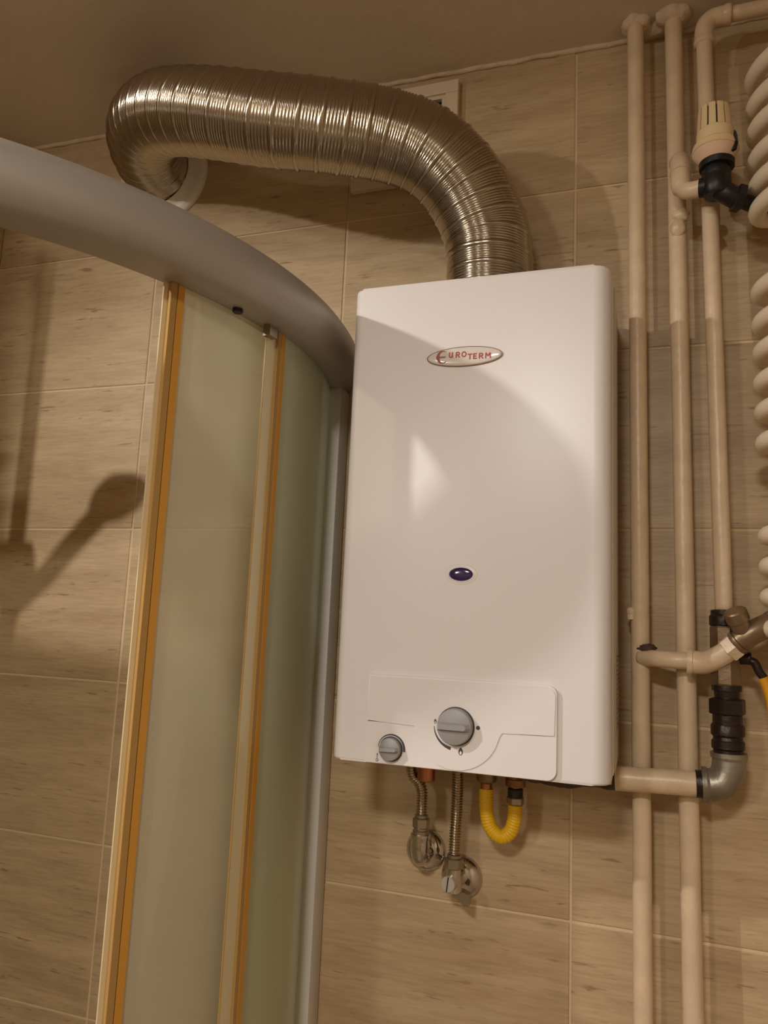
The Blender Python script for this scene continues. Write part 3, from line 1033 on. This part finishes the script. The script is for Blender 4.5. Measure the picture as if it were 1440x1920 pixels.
# ------------------------------------------------------------------ gas shut-off valve string
gv_ = thing('gas_valve', 'dark tarred gas valve string with grey hexagon body and yellow lever', 'gas valve', (0.182, -0.061, 1.52))
CX, CY = 0.1815, -0.061
fin('top_collar', lathe([(0.0150, 1.646), (0.0168, 1.648), (0.0168, 1.658), (0.0150, 1.660), (0.0150, 1.665), (0.0115, 1.666)], (CX - 0.001, CY, 0), (0, 0, 1), 28), M['darkmetal'], gv_, smooth=40)
fin('hexagon_body', lathe([(0.0160, 1.578), (0.0172, 1.580), (0.0172, 1.6445), (0.0160, 1.6465)], (CX - 0.001, CY, 0), (0, 0, 1), 8, radians(14)), M['hexm'], gv_)
fin('neck', lathe([(0.0165, 1.572), (0.0165, 1.578)], (CX, CY, 0), (0, 0, 1), 28), M['darkmetal'], gv_, smooth=40)
fin('neck', lathe([(0.0135, 1.561), (0.0142, 1.573)], (CX, CY, 0), (0, 0, 1), 28), M['darkmetal'], gv_, smooth=40)
fin('union_nut', hexnut(0.0208, 1.545, 1.563, (CX, CY, 0), (0, 0, 1), 0.25), M['darkmetal'], gv_)
fin('neck', lathe([(0.0162, 1.533), (0.0162, 1.546)], (CX, CY, 0), (0, 0, 1), 28), M['darkmetal'], gv_, smooth=40)
fin('coupling', lathe([(0.0165, 1.520), (0.0184, 1.522), (0.0184, 1.532), (0.0170, 1.534)], (CX, CY, 0), (0, 0, 1), 28), M['darkmetal'], gv_, smooth=40)
fin('coupling', lathe([(0.0160, 1.498), (0.0160, 1.505), (0.0180, 1.507), (0.0180, 1.5145), (0.0162, 1.5165), (0.0160, 1.521)], (CX, CY, 0), (0, 0, 1), 28), M['darkmetal'], gv_, smooth=40)
bp_, _ = spline([(CX + 0.0005, CY, 1.502), (CX + 0.0005, CY, 1.492), (CX - 0.0015, CY, 1.479), (CX - 0.0090, CY, 1.4680), (CX - 0.019, CY, 1.4645), (CX - 0.029, CY, 1.4640)], 40)
fin('galvanised_elbow', tube(bp_, lambda i, s, t: 0.0182 + (0.0018 if i < 5 or i > 34 else 0), 28), M['galv'], gv_, smooth=60)
fin('thread_ring', tube([(CX - 0.028, CY, 1.4640), (CX - 0.0355, CY, 1.4638)], 0.0156, 24), M['darkmetal'], gv_, smooth=60)
fin('horizontal_pipe', tube(straight((CX - 0.0345, CY, 1.4638), (0.056, CY, 1.4610), 24), lumpy(0.0143, 31.0, 0.025), 24), M['pipe'], gv_, smooth=60)
bp_ = straight((0.060, CY, 1.4612), (-0.060, CY + 0.004, 1.4580), 60)


def ragged(i, s, t):
    x = s / 0.12
    e = 0.0118 + 0.0035 * abs(noise.noise(Vector((s * 45, cos(t), sin(t))))) + 0.0045 * math.exp(-((s - 0.066) / 0.020) ** 2) + 0.002 * math.exp(-((s - 0.012) / 0.01) ** 2)
    return e


fin('hemp_wrapped_end', tube(bp_, ragged, 24), M['sealant'], gv_, smooth=50)
# lever: dark pivot and yellow handle hanging to the right
lv = fin('lever', tube(spline([(0.203, -0.066, 1.6085), (0.211, -0.068, 1.606), (0.2155, -0.068, 1.596), (0.2215, -0.067, 1.588)], 20)[0], 0.0048, 12), M['darkmetal'], gv_, smooth=60)
bm = bmesh.new()
hp, _ = spline([(0.2195, -0.067, 1.590), (0.2245, -0.066, 1.578), (0.2285, -0.065, 1.560), (0.2300, -0.064, 1.535)], 14)
add_tube(bm, hp, 0.0060, 12)
fin('yellow_grip', bm, M['lever'], lv, smooth=60)
fin('pivot', lathe(cyl_prof(0.0075, 0, 0.012), (0.196, -0.0645, 1.6105), (1, -0.2, 0), 18), M['darkmetal'], gv_, smooth=40)

# ------------------------------------------------------------------ thermostatic valve
tv = thing('thermostatic_valve', 'black radiator valve with a cream ribbed thermostatic head', 'radiator valve', (0.1795, -0.097, 2.186))
TX, TY = 0.1795, -0.097
fin('body', lathe([(0.0140, 2.1760), (0.0165, 2.1800), (0.0172, 2.1880), (0.0172, 2.1980), (0.0164, 2.2005), (0.0170, 2.2030), (0.0170, 2.2100), (0.0155, 2.2130)], (TX, TY, 0), (0, 0, 1), 32), M['blackmetal'], tv, smooth=40)
fin('inlet_neck', tube([(0.160, -0.0935, 2.1915), (0.176, -0.0965, 2.1900)], 0.0118, 20), M['blackmetal'], tv, smooth=50)
fin('collar', lathe([(0.0170, 2.2120), (0.0205, 2.2130), (0.0210, 2.2205), (0.0190, 2.2220)], (TX + 0.0008, TY, 0), (0, 0, 1), 32), M['blackmetal'], tv, smooth=40)
bp_, _ = spline([(TX + 0.004, TY, 2.1840), (TX + 0.015, TY + 0.001, 2.1755), (TX + 0.026, TY + 0.005, 2.1705)], 16)
fin('outlet', tube(bp_, 0.0128, 20), M['blackmetal'], tv, smooth=60)
oa = Vector((0.92, 0.25, -0.25)).normalized()
fin('union_nut', hexnut(0.0168, 0, 0.0105, (TX + 0.0205, TY + 0.003, 2.1730), oa, 0.2), M['blackmetal'], tv)
fin('tail', tube([(TX + 0.028, TY + 0.005, 2.1695), (TX + 0.050, TY + 0.020, 2.1645), (0.2600, -0.056, 2.1635)], 0.0092, 16), M['blackmetal'], tv, smooth=60)
hd = fin('thermostat_head', lathe([(0.0185, 2.2210), (0.0255, 2.2310), (0.0270, 2.2340), (0.0265, 2.2350)], (TX - 0.0005, TY, 0), (0, 0, 1), 36), M['headpink'], tv, smooth=40)
fin('scale_ring', lathe([(0.0272, 2.2350), (0.0280, 2.2360), (0.0262, 2.2435), (0.0222, 2.2475), (0.0215, 2.2615), (0.0205, 2.2630)], (TX - 0.0005, TY, 0), (0, 0, 1), 40), M['head'], hd, smooth=30)
fin('top_core', lathe([(0.0186, 2.2620), (0.0170, 2.2905), (0.0150, 2.2920)], (TX - 0.001, TY, 0), (0, 0, 1), 32), M['knobrim'], hd, smooth=40)
for k in range(12):
    a0 = 2 * pi * k / 12 + 0.12
    bm = bmesh.new()
    cols = []
    for q in range(5):
        a = a0 + (2 * pi / 12 - 0.115) * q / 4
        cols.append([bm.verts.new((TX - 0.001 + r_ * cos(a), TY + r_ * sin(a), z)) for r_, z in ((0.0178, 2.2627), (0.0206, 2.2627), (0.0186, 2.2935), (0.0160, 2.2935))])
    for p, q in zip(cols[:-1], cols[1:]):
        for m_ in range(4):
            bm.faces.new((p[m_], p[(m_ + 1) % 4], q[(m_ + 1) % 4], q[m_]))
    bm.faces.new(cols[0][::-1]); bm.faces.new(cols[-1])
    fin('grip_rib', bm, M['head'], hd)
bm = bmesh.new()
pts = [(0.0215, 2.2255), (0.0262, 2.2260), (0.0285, 2.2350), (0.0278, 2.2450), (0.0262, 2.2515), (0.0250, 2.2435)]
v0 = [bm.verts.new((TX + r_ * cos(radians(-42)), TY + r_ * sin(radians(-42)), z)) for r_, z in pts]
v1 = [bm.verts.new((TX + r_ * cos(radians(-32)), TY + r_ * sin(radians(-32)), z)) for r_, z in pts]
bm.faces.new(v0); bm.faces.new(v1[::-1])
for i in range(len(pts)):
    bm.faces.new((v0[i], v1[i], v1[(i + 1) % len(pts)], v0[(i + 1) % len(pts)]))
fin('setting_pointer', bm, M['blackmetal'], hd)

# ------------------------------------------------------------------ lower radiator valve
rv = thing('return_valve', 'dull metal radiator return valve screwed onto the white elbow of the pipe branch', 'radiator valve', (0.200, -0.080, 1.635))
s0 = Vector((0.1875, -0.0800, 1.6235))
fin('tail_collar', lathe([(0.0140, 0.004), (0.0150, 0.006), (0.0150, 0.009), (0.0128, 0.010), (0.0128, 0.016)], s0, na, 24), M['dullbrass'], rv, smooth=40)
e0 = s0 + na * 0.012
va = Vector((0.80, 0.25, 0.38)).normalized()
bp_, _ = spline([e0, e0 + na * 0.008, e0 + na * 0.014 + va * 0.006, e0 + na * 0.016 + va * 0.024], 20)
fin('body', tube(bp_, 0.0135, 24), M['dullbrass'], rv, smooth=60)
cdir = Vector((-0.38, -0.35, 0.86)).normalized()
cb = e0 + na * 0.006
fin('spindle_cap', lathe([(0.0110, 0.0), (0.0110, 0.020), (0.0125, 0.0205), (0.0130, 0.0235), (0.0130, 0.0325), (0.0115, 0.034), (0.0, 0.034)], cb, cdir, 28), M['dullbrass'], rv, smooth=40)
end = bp_[-1]
fin('outlet_ring', lathe([(0.0140, -0.003), (0.0150, -0.001), (0.0150, 0.004), (0.0135, 0.005)], end, va, 24), M['chrome'], rv, smooth=40)
fin('tail', tube([end, Vector((0.248, -0.060, 1.6585)), Vector((0.262, -0.056, 1.660))], 0.0095, 16), M['dullbrass'], rv, smooth=60)

# ------------------------------------------------------------------ towel radiator
rd = thing('towel_radiator', 'cream towel radiator of bowed tubes in groups beside the pipes', 'radiator', (0.5, -0.055, 1.6))
RXC = 0.51
for sgn in (-1, 1):
    fin('collector', tube(straight((RXC + sgn * 0.246, -0.055, 1.61), (RXC + sgn * 0.246, -0.055, 2.352), 6), 0.0145, 20), M['rad'], rd, smooth=60)
    for z in (1.72, 2.30):
        fin('wall_bracket', tube([(RXC + sgn * 0.246, -0.05, z), (RXC + sgn * 0.246, -0.0008, z)], 0.008, 12), M['rad'], rd, smooth=60)
half = [(RXC - 0.244, -0.056), (RXC - 0.262, -0.0565), (RXC - 0.2760, -0.064), (RXC - 0.2830, -0.080), (RXC - 0.2810, -0.101), (RXC - 0.270, -0.124), (RXC - 0.249, -0.146), (RXC - 0.205, -0.170), (RXC - 0.13, -0.192), (RXC - 0.06, -0.201), (RXC, -0.204)]
rp = half + [(2 * RXC - x, y) for x, y in half[-2::-1]]
rpath, RLEN = spline([(x, y, 0.0) for x, y in rp], 110)


def rung_r(i, s, t):
    e = min(s, RLEN - s)
    return 0.0108 * (0.45 + 0.55 * min(1.0, max(0.0, (e - 0.006) / 0.035)) ** 0.7)


rung_src = None
for z in (2.334, 2.294, 2.260, 2.2215, 2.187, 2.155, 2.0500, 2.0095, 1.9735, 1.9360, 1.9000, 1.8620, 1.752, 1.7165, 1.681, 1.645):
    if rung_src is None:
        bm = tube(rpath, rung_r, 20)
        rung_src = fin('rung', bm, M['rad'], rd, smooth=70, loc=(0, 0, 0))
        o = rung_src
    else:
        o = rung_src.copy()
        COL.objects.link(o)
        o.parent = rd
    o.location = (-0.5, 0.055, z - 1.6)

# ------------------------------------------------------------------ water hoses and wall fittings


def corr(r, amp, pitch):
    return lambda i, s, t: r + amp * cos(2 * pi * s / pitch)


def hose(name, label, pts, r, amp, pitch, m, parent_loc, cat='hose'):
    t = thing(name, label, cat, parent_loc)
    Ln = spline(pts, 5)[1]
    p, _ = spline(pts, int(Ln / (pitch / 7)))
    fin('corrugated_tube', tube(p, corr(r, amp, pitch), 24), M[m], t, smooth=180)
    return t


HY = -0.047
h1 = hose('water_hose', 'short corrugated steel water hose with a kink, at the left under the heater', [(-0.2005, HY - 0.012, 1.478), (-0.2000, HY - 0.010, 1.450), (-0.1975, HY - 0.006, 1.436), (-0.1905, HY - 0.002, 1.4270), (-0.1870, HY, 1.416), (-0.1868, HY, 1.395), (-0.1868, HY, 1.386)], 0.0065, 0.0011, 0.0034, 'steel', (-0.187, HY, 1.386))
fin('ferrule', lathe(cyl_prof(0.0088, 1.3835, 1.3885), (-0.1868, HY, 0), (0, 0, 1), 24), M['nut'], h1, smooth=40)
hn = fin('union_nut', hexnut(0.0112, 1.3715, 1.3840, (-0.1868, HY, 0), (0, 0, 1), 0.4), M['nut'], h1)
h2 = hose('water_hose', 'longer corrugated steel water hose leading down to the slotted angle valve', [(-0.1385, HY - 0.008, 1.478), (-0.1386, HY - 0.006, 1.450), (-0.1388, HY - 0.003, 1.425), (-0.1400, HY, 1.395), (-0.1412, HY, 1.370), (-0.1415, HY, 1.340)], 0.0065, 0.0011, 0.0034, 'steel', (-0.1415, HY, 1.340))
fin('ferrule', lathe(cyl_prof(0.0092, 1.3400, 1.3450), (-0.1415, HY, 0), (0, 0, 1), 24), M['nut'], h2, smooth=40)
fin('union_nut', hexnut(0.0124, 1.3275, 1.3405, (-0.1415, HY, 0), (0, 0, 1), 0.15), M['nut'], h2)


def rose(parent, x, z, r):
    fin('rosette', lathe([(0.006, 0.013), (r * 0.45, 0.0125), (r * 0.72, 0.0105), (r * 0.92, 0.0060), (r * 0.985, 0.003), (r, 0.0012), (r, 0.0)], (x, -0.0008, z), (0, -1, 0), 48), M['chrome'], parent, smooth=50)


wf = thing('wall_elbow', 'chrome wall elbow with round rosette under the left hose', 'pipe fitting', (-0.189, -0.001, 1.334))
fin('collar', lathe([(0.0098, 1.3615), (0.0108, 1.3625), (0.0108, 1.3680), (0.0095, 1.3690), (0.0095, 1.3718)], (-0.1868, HY, 0), (0, 0, 1), 28), M['nut'], wf, smooth=40)
bp_, _ = spline([(-0.1868, HY, 1.3640), (-0.1868, HY, 1.352), (-0.1868, HY + 0.001, 1.343), (-0.1872, HY + 0.006, 1.335), (-0.1882, HY + 0.016, 1.3325), (-0.190, -0.006, 1.3325)], 30)
fin('elbow', tube(bp_, lambda i, s, t: 0.0122 + (0.0010 if i < 3 else 0), 28), M['chrome'], wf, smooth=60)
rose(wf, -0.1910, 1.3325, 0.0275)

av = thing('angle_valve', 'chrome angle valve with a slotted screw face and round rosette', 'valve', (-0.1415, -0.001, 1.306))
rose(av, -0.1410, 1.3050, 0.0275)
fin('body', tube([(-0.1415, HY, 1.3290), (-0.1415, HY, 1.322), (-0.1415, HY, 1.300)], lambda i, s, t: (0.0090, 0.0090, 0.0112)[i], 24), M['chrome'], av, smooth=40)
fin('body', tube([(-0.1405, -0.004, 1.3060), (-0.1415, HY, 1.3110)], 0.0098, 24), M['chrome'], av, smooth=40)
fa = Vector((-0.22, -0.97, 0.02)).normalized()
fo = Vector((-0.1420, HY + 0.002, 1.3110))
fin('slotted_screw', lathe([(0.0092, 0.0), (0.0096, 0.001), (0.0096, 0.0165), (0.0090, 0.0172), (0.0, 0.0172)], fo, fa, 36), M['screwface'], av, smooth=40)
bm = box(-0.0007, 0.0007, -0.0004, 0.0010, -0.0090, 0.0090)
bmesh.ops.rotate(bm, cent=(0, 0, 0), matrix=Matrix.Rotation(radians(6), 3, 'Y'), verts=bm.verts)
bmesh.ops.rotate(bm, cent=(0, 0, 0), matrix=Matrix.Rotation(radians(-12.8), 3, 'Z'), verts=bm.verts)
bmesh.ops.translate(bm, vec=fo + fa * 0.0174, verts=bm.verts)
fin('screw_slot', bm, M['black'], av)
# pointed outlet piece below
bm = bmesh.new()
prof = [(-0.1430, 1.3015), (-0.1430, 1.2965), (-0.1255, 1.2845), (-0.1205, 1.2850), (-0.1205, 1.2985), (-0.1300, 1.3015)]
add_prism(bm, prof, -0.050, -0.036)
bevel_edges(bm, 0.0008, 2, 30)
fin('lever_tail', bm, M['nut'], av)

# yellow gas hose
gh = hose('gas_hose', 'yellow corrugated gas hose bent in a U under the heater', [(-0.1015, -0.05, 1.4300), (-0.1014, -0.05, 1.418), (-0.1003, -0.05, 1.402), (-0.0965, -0.05, 1.386), (-0.0880, -0.05, 1.3765), (-0.0790, -0.05, 1.3745), (-0.0700, -0.05, 1.3815), (-0.0655, -0.05, 1.395), (-0.0645, -0.05, 1.4060), (-0.0645, -0.05, 1.4140)], 0.0088, 0.00038, 0.0036, 'yellow', (-0.083, -0.05, 1.374))
fin('copper_end', lathe(cyl_prof(0.0074, 1.4280, 1.4400), (-0.1015, -0.05, 0), (0, 0, 1), 24), M['copper'], gh, smooth=40)
fin('union_nut', hexnut(0.0112, 1.4150, 1.4240, (-0.0645, -0.05, 0), (0, 0, 1), 0.3), M['nut'], gh)
fin('threaded_neck', lathe(cyl_prof(0.0096, 1.4235, 1.4345), (-0.0645, -0.05, 0), (0, 0, 1), 28), M['darkmetal'], gh, smooth=40)
fin('neck', lathe(cyl_prof(0.0068, 1.4340, 1.4372), (-0.0645, -0.05, 0), (0, 0, 1), 20), M['copper'], gh, smooth=40)
fin('neck', lathe(cyl_prof(0.0062, 1.4120, 1.4155), (-0.0645, -0.05, 0), (0, 0, 1), 20), M['copper'], gh, smooth=40)

for o in bpy.data.objects:
    if 'base' in o:
        del o['base']
